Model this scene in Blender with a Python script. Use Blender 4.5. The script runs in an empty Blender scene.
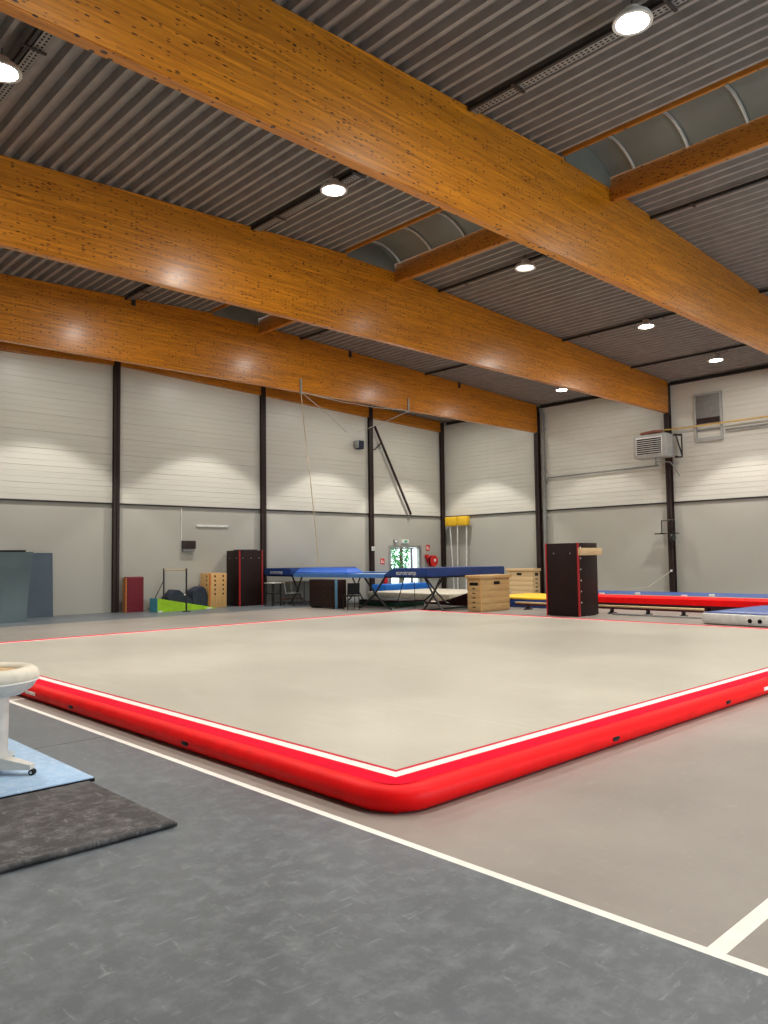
import bpy, bmesh, math, random
from mathutils import Vector, Matrix
random.seed(4)
S = bpy.context.scene
C = S.collection
PI = math.pi

# ---------------------------------------------------------------- camera
F_PX = 779.3
yaw, pitch, roll = math.radians(46.268), math.radians(3.400), math.radians(-0.754)
cf = Vector((math.cos(yaw)*math.cos(pitch), math.sin(yaw)*math.cos(pitch), math.sin(pitch)))
r0 = Vector((math.sin(yaw), -math.cos(yaw), 0)); u0 = r0.cross(cf)
rx = math.cos(roll)*r0 + math.sin(roll)*u0
ux = -math.sin(roll)*r0 + math.cos(roll)*u0
cam = bpy.data.cameras.new('camera')
cam.sensor_fit = 'VERTICAL'; cam.sensor_height = 36; cam.sensor_width = 36
cam.lens = F_PX/1024*36; cam.clip_end = 200
co = bpy.data.objects.new('camera', cam); C.objects.link(co)
M = Matrix.Identity(4)
for i in range(3):
    M[i][0], M[i][1], M[i][2] = rx[i], ux[i], -cf[i]
M[0][3], M[1][3], M[2][3] = 0, 0, 1.65
co.matrix_world = M
S.camera = co

# ---------------------------------------------------------------- light, exposure
S.view_settings.view_transform = 'Standard'; S.view_settings.look = 'None'
S.view_settings.gamma = 1; S.view_settings.use_curve_mapping = False
S.view_settings.exposure = 0.16
S.cycles.max_bounces = 8; S.cycles.diffuse_bounces = 5; S.cycles.glossy_bounces = 4
S.cycles.caustics_reflective = False; S.cycles.caustics_refractive = False
S.cycles.sample_clamp_indirect = 8
S.cycles.use_denoising = True
W = bpy.data.worlds.new('world'); S.world = W; W.use_nodes = True
W.node_tree.nodes['Background'].inputs[0].default_value = (0.86, 0.95, 1.0, 1)
W.node_tree.nodes['Background'].inputs[1].default_value = 3.2

LAMP_W = 620.0      # beam of each lamp
SPILL_W = 62.0      # wide spill of each lamp
LENS_E = 60.0        # brightness of the lens
LAMP_COL = (1.0, 0.955, 0.875)
BEAM_SIZE = math.radians(92)
BEAM_BLEND = 0.16
ADDED_DAYLIGHT_W = 700.0   # cool fill at the added, unseen window behind the camera
LAMP_X = [3.22, 8.85, 14.62, 20.3, 24.85]
LAMP_Y = [4.55, 10.45, 16.25, 22.0]

# ---------------------------------------------------------------- materials
MATS = {}
def nodes_of(m):
    m.use_nodes = True
    nt = m.node_tree
    return nt, nt.nodes, nt.links, nt.nodes['Principled BSDF']
def mix_rgb(nt, fac, a, b, blend='MIX'):
    n = nt.nodes.new('ShaderNodeMix'); n.data_type = 'RGBA'; n.blend_type = blend
    for sock, v in ((n.inputs[0], fac), (n.inputs[6], a), (n.inputs[7], b)):
        if isinstance(v, (int, float)): sock.default_value = v
        elif isinstance(v, tuple): sock.default_value = (*v, 1) if len(v) == 3 else v
        else: nt.links.new(v, sock)
    return n.outputs[2]
def ramp(nt, src, stops):
    n = nt.nodes.new('ShaderNodeValToRGB'); nt.links.new(src, n.inputs[0])
    cr = n.color_ramp
    while len(cr.elements) < len(stops): cr.elements.new(0.5)
    for e, (p, c) in zip(cr.elements, stops):
        e.position = p; e.color = (*c, 1) if isinstance(c, tuple) else (c, c, c, 1)
    return n.outputs[0]
def coords(nt, scale=(1, 1, 1), rot=(0, 0, 0)):
    t = nt.nodes.new('ShaderNodeTexCoord'); mp = nt.nodes.new('ShaderNodeMapping')
    mp.inputs['Scale'].default_value = scale; mp.inputs['Rotation'].default_value = rot
    nt.links.new(t.outputs['Object'], mp.inputs[0]); return mp.outputs[0]
def noise(nt, vec, scale, detail=3, rough=0.55):
    n = nt.nodes.new('ShaderNodeTexNoise'); n.inputs['Scale'].default_value = scale
    n.inputs['Detail'].default_value = detail; n.inputs['Roughness'].default_value = rough
    nt.links.new(vec, n.inputs['Vector']); return n.outputs[0]
def bump(nt, bsdf, h, strength=0.2, dist=0.01):
    b = nt.nodes.new('ShaderNodeBump'); b.inputs['Strength'].default_value = strength
    b.inputs['Distance'].default_value = dist
    nt.links.new(h, b.inputs['Height']); nt.links.new(b.outputs[0], bsdf.inputs['Normal'])

def plain(name, col, rough=0.5, metal=0.0, spec=0.5, var=0.12, scale=6.0, stretch=(1, 1, 1), bmp=0.0):
    m = bpy.data.materials.new(name); nt, N, L, B = nodes_of(m)
    v = coords(nt, stretch); n = noise(nt, v, scale)
    lo = tuple(c*(1-var) for c in col); hi = tuple(min(1, c*(1+var)) for c in col)
    L.new(ramp(nt, n, [(0.3, lo), (0.7, hi)]), B.inputs['Base Color'])
    B.inputs['Roughness'].default_value = rough; B.inputs['Metallic'].default_value = metal
    B.inputs['Specular IOR Level'].default_value = spec
    if bmp: bump(nt, B, n, bmp)
    MATS[name] = m; return m

def wood(name, c1, c2, knot, axis='X', rough=0.4, lam=0.0, spec=0.5, knots=True, coat=0.0):
    m = bpy.data.materials.new(name); nt, N, L, B = nodes_of(m)
    st = {'X': (0.25, 5, 5), 'Y': (5, 0.25, 5), 'Z': (5, 5, 0.25)}[axis]
    v = coords(nt, st); n = noise(nt, v, 6.0, 6, 0.70)
    col = ramp(nt, n, [(0.34, c1), (0.66, c2)])
    if lam:                                   # glued lamellas
        t = nt.nodes.new('ShaderNodeTexCoord'); sx = nt.nodes.new('ShaderNodeSeparateXYZ')
        L.new(t.outputs['Object'], sx.inputs[0])
        q = nt.nodes.new('ShaderNodeMath'); q.operation = 'DIVIDE'; L.new(sx.outputs[2], q.inputs[0]); q.inputs[1].default_value = lam
        fl = nt.nodes.new('ShaderNodeMath'); fl.operation = 'FLOOR'; L.new(q.outputs[0], fl.inputs[0])
        xs = nt.nodes.new('ShaderNodeMath'); xs.operation = 'MULTIPLY'; L.new(sx.outputs[0], xs.inputs[0]); xs.inputs[1].default_value = 0.28
        cb = nt.nodes.new('ShaderNodeCombineXYZ'); L.new(fl.outputs[0], cb.inputs[1])
        fx = nt.nodes.new('ShaderNodeMath'); fx.operation = 'MULTIPLY_ADD'; L.new(fl.outputs[0], fx.inputs[0]); fx.inputs[1].default_value = 0.37
        L.new(xs.outputs[0], fx.inputs[2])
        f2 = nt.nodes.new('ShaderNodeMath'); f2.operation = 'FLOOR'; L.new(fx.outputs[0], f2.inputs[0]); L.new(f2.outputs[0], cb.inputs[0])
        wn = nt.nodes.new('ShaderNodeTexWhiteNoise'); L.new(cb.outputs[0], wn.inputs[0])
        tint = ramp(nt, wn.outputs[0], [(0.0, 0.80), (1.0, 1.06)])
        col = mix_rgb(nt, 1.0, col, tint, 'MULTIPLY')
        fr = nt.nodes.new('ShaderNodeMath'); fr.operation = 'FRACT'; L.new(q.outputs[0], fr.inputs[0])
        jl = ramp(nt, fr.outputs[0], [(0.0, 0.78), (0.06, 1.0)])
        col = mix_rgb(nt, 1.0, col, jl, 'MULTIPLY')
    if knots:
        kv = coords(nt, {'X': (10.0, 14.0, 40.0), 'Y': (14.0, 10.0, 40.0), 'Z': (40.0, 40.0, 10.0)}[axis])
        vo = nt.nodes.new('ShaderNodeTexVoronoi'); vo.inputs['Scale'].default_value = 1.0; L.new(kv, vo.inputs['Vector'])
        sep = nt.nodes.new('ShaderNodeSeparateColor'); L.new(vo.outputs['Color'], sep.inputs[0])
        th = nt.nodes.new('ShaderNodeMath'); th.operation = 'SUBTRACT'; L.new(sep.outputs[0], th.inputs[0]); th.inputs[1].default_value = 0.57
        sb = nt.nodes.new('ShaderNodeMath'); sb.operation = 'SUBTRACT'; L.new(th.outputs[0], sb.inputs[0]); L.new(vo.outputs['Distance'], sb.inputs[1])
        kf = ramp(nt, sb.outputs[0], [(0.0, 0.0), (0.03, 1.0)])
        col = mix_rgb(nt, kf, col, knot)
    L.new(col, B.inputs['Base Color'])
    B.inputs['Roughness'].default_value = rough; B.inputs['Specular IOR Level'].default_value = spec
    B.inputs['Coat Weight'].default_value = coat; B.inputs['Coat Roughness'].default_value = 0.23
    bump(nt, B, n, 0.30, 0.006)
    MATS[name] = m; return m

wood('glulam', (0.43, 0.135, 0.004), (0.74, 0.275, 0.012), (0.040, 0.012, 0.005), 'X', 0.40, 0.042, 0.45, True, 0.35)
wood('glulam_across', (0.42, 0.15, 0.015), (0.58, 0.23, 0.03), (0.05, 0.015, 0.006), 'Y', 0.4, 0.0, 0.4)
wood('pale_wood', (0.58, 0.39, 0.19), (0.76, 0.55, 0.31), (0.3, 0.16, 0.06), 'X', 0.45, 0.0, 0.4, False)
wood('box_wood', (0.47, 0.285, 0.115), (0.64, 0.42, 0.19), (0.3, 0.16, 0.06), 'X', 0.45, 0.0, 0.4, False)
wood('pine', (0.55, 0.31, 0.11), (0.70, 0.43, 0.18), (0.3, 0.14, 0.04), 'Z', 0.5, 0.0, 0.4, False)
plain('deck', (0.30, 0.285, 0.275), 0.42, 0.15, 0.5, 0.12, 3)
plain('column', (0.030, 0.017, 0.015), 0.5, 0, 0.4, 0.15, 4)
plain('black_steel', (0.016, 0.016, 0.017), 0.45)
plain('dark_band', (0.018, 0.014, 0.013), 0.5)
plain('grey_metal', (0.34, 0.34, 0.33), 0.4, 0.3)
plain('galv', (0.42, 0.42, 0.42), 0.4, 0.7)
plain('white_paint', (0.75, 0.74, 0.71), 0.35)
plain('white_pvc', (0.72, 0.71, 0.67), 0.4)
plain('black', (0.006, 0.006, 0.007), 0.55, 0, 0.2)
plain('tray', (0.30, 0.30, 0.29), 0.5, 0.3)
plain('skylight_panel', (0.155, 0.165, 0.150), 0.28, 0, 0.5, 0.15, 0.9)
plain('alu', (0.52, 0.53, 0.52), 0.35, 0.6)
plain('lower_wall', (0.46, 0.45, 0.40), 0.62, 0, 0.3, 0.03, 0.5)
plain('cladding', (0.66, 0.645, 0.575), 0.36, 0, 0.5, 0.03, 1.0, (0.3, 0.3, 3))
plain('red_vinyl', (0.86, 0.001, 0.003), 0.5, 0, 0.22, 0.08, 5)
plain('red_carpet', (0.70, 0.001, 0.024), 0.8, 0, 0.1, 0.06, 9)
plain('stripe_red', (0.50, 0.015, 0.035), 0.7, 0, 0.2)
plain('stripe_white', (0.80, 0.72, 0.68), 0.7)
plain('line_white', (0.82, 0.80, 0.74), 0.5, 0, 0.5, 0.05, 9)
plain('navy_vinyl', (0.010, 0.040, 0.19), 0.4)
plain('blue_vinyl', (0.025, 0.12, 0.55), 0.4)
plain('pad_blue', (0.07, 0.20, 0.50), 0.45)
plain('door_blue', (0.01, 0.17, 0.68), 0.45)
plain('royal_pad', (0.06, 0.11, 0.33), 0.45)
plain('teal', (0.05, 0.25, 0.33), 0.5)
plain('lime', (0.33, 0.60, 0.015), 0.5)
plain('slate_mat', (0.085, 0.125, 0.135), 0.5, 0, 0.4, 0.1, 1.5, bmp=0.1)
plain('slate_blue', (0.070, 0.098, 0.128), 0.5, 0, 0.4, 0.1, 1.5, bmp=0.1)
plain('maroon', (0.17, 0.006, 0.018), 0.5)
plain('dark_maroon', (0.075, 0.008, 0.014), 0.5)
plain('brown_board', (0.018, 0.007, 0.006), 0.45, 0, 0.25, 0.2, 3)
plain('edge_red', (0.42, 0.015, 0.02), 0.45)
plain('ply_edge', (0.30, 0.13, 0.05), 0.6)
plain('orange_edge', (0.62, 0.17, 0.04), 0.5)
plain('blue_edge', (0.09, 0.22, 0.34), 0.5)
plain('foam_navy', (0.018, 0.025, 0.05), 0.7, bmp=0.3)
plain('beige_mat', (0.56, 0.51, 0.42), 0.6)
plain('green_edge', (0.012, 0.075, 0.045), 0.5)
plain('yellow', (0.85, 0.52, 0.02), 0.5)
plain('rope', (0.55, 0.45, 0.30), 0.8)
plain('cable', (0.50, 0.47, 0.40), 0.6)
plain('heater_grey', (0.40, 0.40, 0.38), 0.45)
plain('gas_yellow', (0.66, 0.42, 0.10), 0.5)
plain('pipe_grey', (0.22, 0.22, 0.21), 0.5)
plain('signal_red', (0.70, 0.02, 0.02), 0.4)
plain('sign_green', (0.03, 0.42, 0.16), 0.4)
plain('sign_white', (0.85, 0.86, 0.84), 0.4)
plain('tan_pad', (0.62, 0.40, 0.19), 0.6)
plain('mush_cream', (0.76, 0.70, 0.58), 0.45)
plain('mush_white', (0.66, 0.63, 0.58), 0.42)
plain('rust', (0.30, 0.10, 0.06), 0.6)
plain('bark', (0.10, 0.07, 0.05), 0.9)
plain('foliage', (0.06, 0.26, 0.07), 0.8, 0, 0.2, 0.4, 3)
plain('outside_ground', (0.55, 0.55, 0.50), 0.8)

def chalk_mat(name, base, rough, amt, tone=(0.30, 0.31, 0.32), sc=1.0, spec=0.5):
    m = bpy.data.materials.new(name); nt, N, L, B = nodes_of(m)
    v = coords(nt); big = noise(nt, v, 0.55*sc, 4, 0.6)
    lo = tuple(c*0.86 for c in base); hi = tuple(c*1.14 for c in base)
    col = ramp(nt, big, [(0.3, lo), (0.7, hi)])
    mid = noise(nt, v, 7.0*sc, 8, 0.75)
    f1 = ramp(nt, mid, [(0.46, 0.0), (0.68, amt)])
    col = mix_rgb(nt, f1, col, tone)
    for k, (ang, st) in enumerate(((0.7, (3.0, 13.0, 1)), (-0.5, (15.0, 3.5, 1)), (1.9, (4.0, 17.0, 1)))):
        dv = noise(nt, coords(nt, st, (0, 0, ang)), 1.3*sc, 5, 0.72)
        f2 = ramp(nt, dv, [(0.60, 0.0), (0.70, amt*1.3)])
        col = mix_rgb(nt, f2, col, tone)
    L.new(col, B.inputs['Base Color'])
    L.new(ramp(nt, mid, [(0.3, rough-0.05), (0.8, rough+0.12)]), B.inputs['Roughness'])
    B.inputs['Specular IOR Level'].default_value = spec
    bump(nt, B, mid, 0.06, 0.004)
    MATS[name] = m
chalk_mat('dark_vinyl', (0.104, 0.120, 0.134), 0.38, 0.34, (0.30, 0.33, 0.345))
chalk_mat('sport_floor', (0.270, 0.243, 0.216), 0.38, 0.20, (0.42, 0.39, 0.35))
chalk_mat('black_mat', (0.045, 0.042, 0.043), 0.62, 0.55, (0.24, 0.225, 0.225), 1.0, 0.3)
chalk_mat('lightblue_mat', (0.30, 0.45, 0.64), 0.5, 0.5, (0.60, 0.70, 0.80), 1.6, 0.3)

def carpet_mat():
    m = bpy.data.materials.new('mat_carpet'); nt, N, L, B = nodes_of(m)
    v = coords(nt); big = noise(nt, v, 0.5, 4, 0.6)
    col = ramp(nt, big, [(0.3, (0.440, 0.412, 0.342)), (0.7, (0.490, 0.458, 0.382))])
    st = noise(nt, coords(nt, (5, 1.2, 1), (0, 0, 0.3)), 2.2, 6, 0.72)
    col = mix_rgb(nt, ramp(nt, st, [(0.50, 0.0), (0.70, 0.45)]), col, (0.60, 0.57, 0.49))
    t = nt.nodes.new('ShaderNodeTexCoord'); sx = nt.nodes.new('ShaderNodeSeparateXYZ'); L.new(t.outputs['Object'], sx.inputs[0])
    q = nt.nodes.new('ShaderNodeMath'); q.operation = 'MULTIPLY_ADD'; L.new(sx.outputs[0], q.inputs[0]); q.inputs[1].default_value = 0.5; q.inputs[2].default_value = -5.75*0.5+8
    fr = nt.nodes.new('ShaderNodeMath'); fr.operation = 'FRACT'; L.new(q.outputs[0], fr.inputs[0])
    seam = ramp(nt, fr.outputs[0], [(0.0, 0.30), (0.008, 0.30), (0.012, 0.0)])
    col = mix_rgb(nt, seam, col, (0.64, 0.61, 0.54))
    L.new(col, B.inputs['Base Color'])
    L.new(ramp(nt, st, [(0.3, 0.29), (0.8, 0.42)]), B.inputs['Roughness'])
    B.inputs['Specular IOR Level'].default_value = 0.5
    bump(nt, B, st, 0.05, 0.004)
    MATS['mat_carpet'] = m
carpet_mat()

def emit(name, col, st):
    m = bpy.data.materials.new(name); nt, N, L, B = nodes_of(m)
    B.inputs['Base Color'].default_value = (*col, 1)
    B.inputs['Emission Color'].default_value = (*col, 1); B.inputs['Emission Strength'].default_value = st
    MATS[name] = m
emit('lens', LAMP_COL, LENS_E)
emit('lens_dim', LAMP_COL, 3.0)

def glass():
    m = bpy.data.materials.new('glass'); nt, N, L, B = nodes_of(m)
    out = N['Material Output']; tr = N.new('ShaderNodeBsdfTransparent'); gl = N.new('ShaderNodeBsdfGlossy')
    gl.inputs['Roughness'].default_value = 0.02; tr.inputs[0].default_value = (0.93, 0.97, 0.96, 1)
    lw = N.new('ShaderNodeLayerWeight'); lw.inputs[0].default_value = 0.15
    mx = N.new('ShaderNodeMixShader'); L.new(lw.outputs['Fresnel'], mx.inputs[0])
    L.new(tr.outputs[0], mx.inputs[1]); L.new(gl.outputs[0], mx.inputs[2]); L.new(mx.outputs[0], out.inputs[0])
    MATS['glass'] = m
glass()

# ---------------------------------------------------------------- mesh helpers
class MB:
    """collects shapes and links them as ONE mesh object; material slots by name"""
    def __init__(self): self.bm = bmesh.new(); self.slots = []
    def _s(self, mat):
        if mat not in self.slots: self.slots.append(mat)
        return self.slots.index(mat)
    def _put(self, verts, faces, mat, smooth=False):
        i = self._s(mat); vs = [self.bm.verts.new(v) for v in verts]
        for f in faces:
            try:
                fc = self.bm.faces.new([vs[k] for k in f]); fc.material_index = i; fc.smooth = smooth
            except ValueError: pass
        return self
    def box(self, a, b, mat, bev=0.0, rot=0.0, piv=None):
        tmp = bmesh.new(); bmesh.ops.create_cube(tmp, size=1)
        for v in tmp.verts:
            v.co = Vector([(a[k]+b[k])/2 + v.co[k]*(b[k]-a[k]) for k in range(3)])
        if bev: bmesh.ops.bevel(tmp, geom=tmp.edges[:], offset=bev, segments=2, affect='EDGES', profile=0.5)
        if rot:
            p = Vector(piv or ((a[0]+b[0])/2, (a[1]+b[1])/2, 0))
            bmesh.ops.rotate(tmp, cent=p, matrix=Matrix.Rotation(rot, 3, 'Z'), verts=tmp.verts)
        return self._take(tmp, mat, bool(bev))
    def _take(self, tmp, mat, smooth=False):
        tmp.verts.index_update()
        self._put([v.co.copy() for v in tmp.verts], [[v.index for v in f.verts] for f in tmp.faces], mat, smooth)
        tmp.free(); return self
    def tube(self, pts, r, mat, n=10, closed=False):
        pts = [Vector(p) for p in pts]; rings = []; m = len(pts)
        for i, p in enumerate(pts):
            a = pts[(i-1) % m] if (i > 0 or closed) else p; b = pts[(i+1) % m] if (i < m-1 or closed) else p
            t = (b-a).normalized(); ref = Vector((0, 0, 1)) if abs(t.z) < 0.95 else Vector((1, 0, 0))
            s = t.cross(ref).normalized(); q = s.cross(t)
            rr = r[i] if isinstance(r, (list, tuple)) else r
            k = 1.0
            if 0 < i < m-1 or closed:
                c = max(0.4, abs((b-p).normalized().dot(t))); k = 1/c
            rings.append([p + rr*(math.cos(2*PI*j/n)*s*k + math.sin(2*PI*j/n)*q) for j in range(n)])
        V = [v for rg in rings for v in rg]; Fs = []
        for i in range(m if closed else m-1):
            for j in range(n):
                Fs.append([i*n+j, i*n+(j+1) % n, ((i+1) % m)*n+(j+1) % n, ((i+1) % m)*n+j])
        if not closed: Fs += [list(range(n))[::-1], [(m-1)*n+j for j in range(n)]]
        return self._put(V, Fs, mat, True)
    def lathe(self, prof, mat, n=40, c=(0, 0, 0)):
        V = []; Fs = []; m = len(prof)
        for (r, z) in prof:
            for j in range(n):
                V.append((c[0]+r*math.cos(2*PI*j/n), c[1]+r*math.sin(2*PI*j/n), c[2]+z))
        for i in range(m-1):
            for j in range(n): Fs.append([i*n+j, i*n+(j+1) % n, (i+1)*n+(j+1) % n, (i+1)*n+j])
        if prof[0][0] > 0.001: Fs.append(list(range(n))[::-1])
        if prof[-1][0] > 0.001: Fs.append([(m-1)*n+j for j in range(n)])
        return self._put(V, Fs, mat, True)
    def disc(self, p, axis, r, d, mat, n=16):
        a = Vector(axis).normalized(); p = Vector(p)
        return self.tube([p, p+a*d], r, mat, n)
    def prism(self, poly, axis, lo, hi, mat, smooth=False):
        """poly in the two other axes, extruded along axis"""
        def mk(u, v, w): return {'X': (w, u, v), 'Y': (u, w, v), 'Z': (u, v, w)}[axis]
        n = len(poly)
        V = [mk(u, v, lo) for u, v in poly] + [mk(u, v, hi) for u, v in poly]
        Fs = [[i, (i+1) % n, n+(i+1) % n, n+i] for i in range(n)] + [list(range(n))[::-1], list(range(n, 2*n))]
        return self._put(V, Fs, mat, smooth)
    def sheet(self, prof, axis, lo, hi, mat):
        """open profile extruded along axis"""
        def mk(u, v, w): return {'X': (w, u, v), 'Y': (u, w, v), 'Z': (u, v, w)}[axis]
        n = len(prof)
        V = [mk(u, v, lo) for u, v in prof] + [mk(u, v, hi) for u, v in prof]
        return self._put(V, [[i, i+1, n+i+1, n+i] for i in range(n-1)], mat)
    def build(self, name, parent=None, loc=None, label=None):
        bmesh.ops.remove_doubles(self.bm, verts=self.bm.verts, dist=1e-5)
        bmesh.ops.recalc_face_normals(self.bm, faces=self.bm.faces)
        me = bpy.data.meshes.new(name); self.bm.to_mesh(me); self.bm.free()
        for s in self.slots: me.materials.append(MATS[s])
        try: me.set_sharp_from_angle(angle=math.radians(40))
        except Exception: pass
        o = bpy.data.objects.new(name, me); C.objects.link(o)
        if parent: o.parent = parent
        if loc: o.location = loc
        if label: o['label'] = label
        return o

def tag(o, label, cat, group=None):
    o['label'] = label; o['category'] = cat
    if group: o['group'] = group
    return o
def thing(name, label, cat, loc=(0, 0, 0), rot=0.0, group=None):
    o = bpy.data.objects.new(name, None); C.objects.link(o); o.empty_display_size = 0.2
    o.location = loc; o.rotation_euler = (0, 0, rot)
    return tag(o, label, cat, group)
def struct(o): o['kind'] = 'structure'; return o
def copy_tree(o, parent=None):
    c = o.copy(); C.objects.link(c)
    if parent: c.parent = parent
    for ch in list(o.children): copy_tree(ch, c)
    return c

# ---------------------------------------------------------------- room shell
X0, X1, Y0, Y1 = -3.6, 27.6, -8.0, 24.75
RIDGE = 12.1
def roof_z(x): return 8.74 - 0.0435*abs(x-RIDGE)
LEDGE = 3.57

# floor: dark vinyl towards the camera, taupe sports floor beyond the white line, darker strip along the wall
m = MB()
def fq(a, b, c, d, mat): m._put([(a, c, 0), (b, c, 0), (b, d, 0), (a, d, 0)], [[0, 1, 2, 3]], mat)
fq(X0, 3.245, Y0, 7.25, 'dark_vinyl'); fq(X0, 3.245, 7.262, 21.5, 'dark_vinyl'); fq(X0, 3.245, 7.25, 7.262, 'black')
fq(3.245, 3.30, Y0, 21.5, 'line_white')
fq(3.30, X1, Y0, 1.44, 'sport_floor'); fq(3.30, X1, 1.44, 1.52, 'line_white'); fq(3.30, X1, 1.52, 9.98, 'sport_floor')
fq(3.30, 3.52, 9.98, 10.04, 'line_white'); fq(3.52, X1, 9.98, 10.04, 'sport_floor')
fq(3.30, X1, 10.04, 21.5, 'sport_floor'); fq(X0, X1, 21.5, Y1, 'dark_vinyl')
m.box((X0, Y0, -0.2), (X1, Y1, -0.01), 'outside_ground')
struct(m.build('floor'))

# corrugated roof deck in two slopes, open along the ridge for the rooflights
SKY_L, SKY_R = 11.65, 13.2
def deck_profile(xa, xb):
    P = []; x = xa; p = 0.25
    while x < xb - 1e-6:
        for dx, dz in ((0.0, 0.0), (0.062, 0.0), (0.10, 0.11), (0.212, 0.11)):
            if x+dx <= xb: P.append((x+dx, roof_z(x+dx)+dz))
        x += p
    P.append((xb, roof_z(xb)))
    return P
m = MB()
m.sheet(deck_profile(X0, SKY_L), 'Y', Y0, Y1, 'deck')
m.sheet(deck_profile(SKY_R+0.13, X1), 'Y', Y0, Y1, 'deck')
m.prism([(X0, roof_z(X0)+0.125), (SKY_L, roof_z(SKY_L)+0.125), (SKY_L, roof_z(SKY_L)+0.3), (X0, roof_z(X0)+0.3)], 'Y', Y0, Y1, 'deck')
m.prism([(SKY_R+0.13, roof_z(SKY_R)+0.125), (X1, roof_z(X1)+0.125), (X1, roof_z(X1)+0.3), (SKY_R+0.13, roof_z(SKY_R)+0.3)], 'Y', Y0, Y1, 'deck')
struct(m.build('ceiling'))

def clad_profile(z0, z1, face, out):
    """ribbed cladding: u = wall normal axis coordinate; grooves every 0.18 m, a deep joint every 1.08 m"""
    P = []; z = z0; k = 0
    while z < z1:
        d, w = (0.014, 0.018) if k % 6 == 0 else ((0.014, 0.018) if k % 3 == 0 else (0.007, 0.014))
        P += [(face, z), (face+out*d, z+w*0.3), (face+out*d, z+w*0.7), (face, z+w)]
        z += 0.18; k += 1
    P.append((face, z1)); return P

DOOR = (23.93, 26.02, 2.22)
# left wall (gable)
m = MB()
m.box((X0, Y1, -0.1), (DOOR[0], Y1+0.3, LEDGE), 'lower_wall'); m.box((DOOR[1], Y1, -0.1), (X1+0.3, Y1+0.3, LEDGE), 'lower_wall')
m.box((DOOR[0], Y1, DOOR[2]), (DOOR[1], Y1+0.3, LEDGE), 'lower_wall')
m.box((X0, Y1+0.06, LEDGE), (X1+0.3, Y1+0.3, 9.1), 'lower_wall')
m.sheet(clad_profile(LEDGE, 9.0, Y1-0.03, 1), 'X', X0, X1, 'cladding')
m.box((X0, Y1-0.07, LEDGE-0.03), (X1, Y1, LEDGE+0.02), 'dark_band')
struct(m.build('wall_left'))
# right wall (eaves)
m = MB()
m.box((X1, Y0, -0.1), (X1+0.3, Y1+0.3, LEDGE), 'lower_wall'); m.box((X1+0.06, Y0, LEDGE), (X1+0.3, Y1+0.3, 9.0), 'lower_wall')
m.sheet(clad_profile(LEDGE, 8.1, X1-0.03, 1), 'Y', Y0, Y1, 'cladding')
m.box((X1-0.07, Y0, LEDGE-0.03), (X1, Y1, LEDGE+0.02), 'dark_band')
for yy in (5.0, 10.9, 16.3, 22.0):
    m.box((X1-0.033, yy, LEDGE+0.02), (X1-0.0285, yy+0.012, 8.0), 'cladding')
struct(m.build('wall_right'))
m = MB(); m.box((X0-0.3, Y0, -0.1), (X0, Y1+0.3, LEDGE), 'lower_wall'); m.box((X0-0.3, Y0, LEDGE), (X0, Y1+0.3, 9.0), 'cladding')
struct(m.build('wall_back'))
WA, WB, WC, WD = 5.0, 17.0, 0.4, 3.3
m = MB(); m.box((X0-0.3, Y0-0.3, -0.1), (WA, Y0, LEDGE), 'lower_wall'); m.box((WB, Y0-0.3, -0.1), (X1+0.3, Y0, LEDGE), 'lower_wall')
m.box((WA, Y0-0.3, -0.1), (WB, Y0, WC), 'lower_wall'); m.box((WA, Y0-0.3, WD), (WB, Y0, LEDGE), 'lower_wall'); m.box((X0-0.3, Y0-0.3, LEDGE), (X1+0.3, Y0, 9.1), 'cladding')
struct(m.build('wall_front'))
w_ = bpy.data.objects.new('added_window_1', None); C.objects.link(w_); w_.location = (WA, Y0-0.1, WC); w_['kind'] = 'structure'  # assumed window, unseen behind the camera, added for its cool daylight
m = MB(); m.box((0, -0.004, 0), (WB-WA, 0.004, WD-WC), 'glass'); m.build('glass_pane', w_)
m = MB()
for k in range(9): m.box((k*1.5-0.03, -0.04, 0), (k*1.5+0.03, 0.04, WD-WC), 'grey_metal')
m.box((0, -0.04, 0), (WB-WA, 0.04, 0.06), 'grey_metal'); m.box((0, -0.04, WD-WC-0.06), (WB-WA, 0.04, WD-WC), 'grey_metal'); m.build('window_frame', w_)
dl = bpy.data.lights.new('added_daylight', 'AREA'); dl.shape = 'RECTANGLE'; dl.size = WB-WA; dl.size_y = WD-WC; dl.energy = ADDED_DAYLIGHT_W; dl.color = (0.78, 0.90, 1.0)  # area light added inside the assumed window to cool the near floor
do = bpy.data.objects.new('added_daylight', dl); C.objects.link(do); do.location = ((WA+WB)/2, Y0+0.05, (WC+WD)/2); do.rotation_euler = (PI/2, 0, 0)
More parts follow.
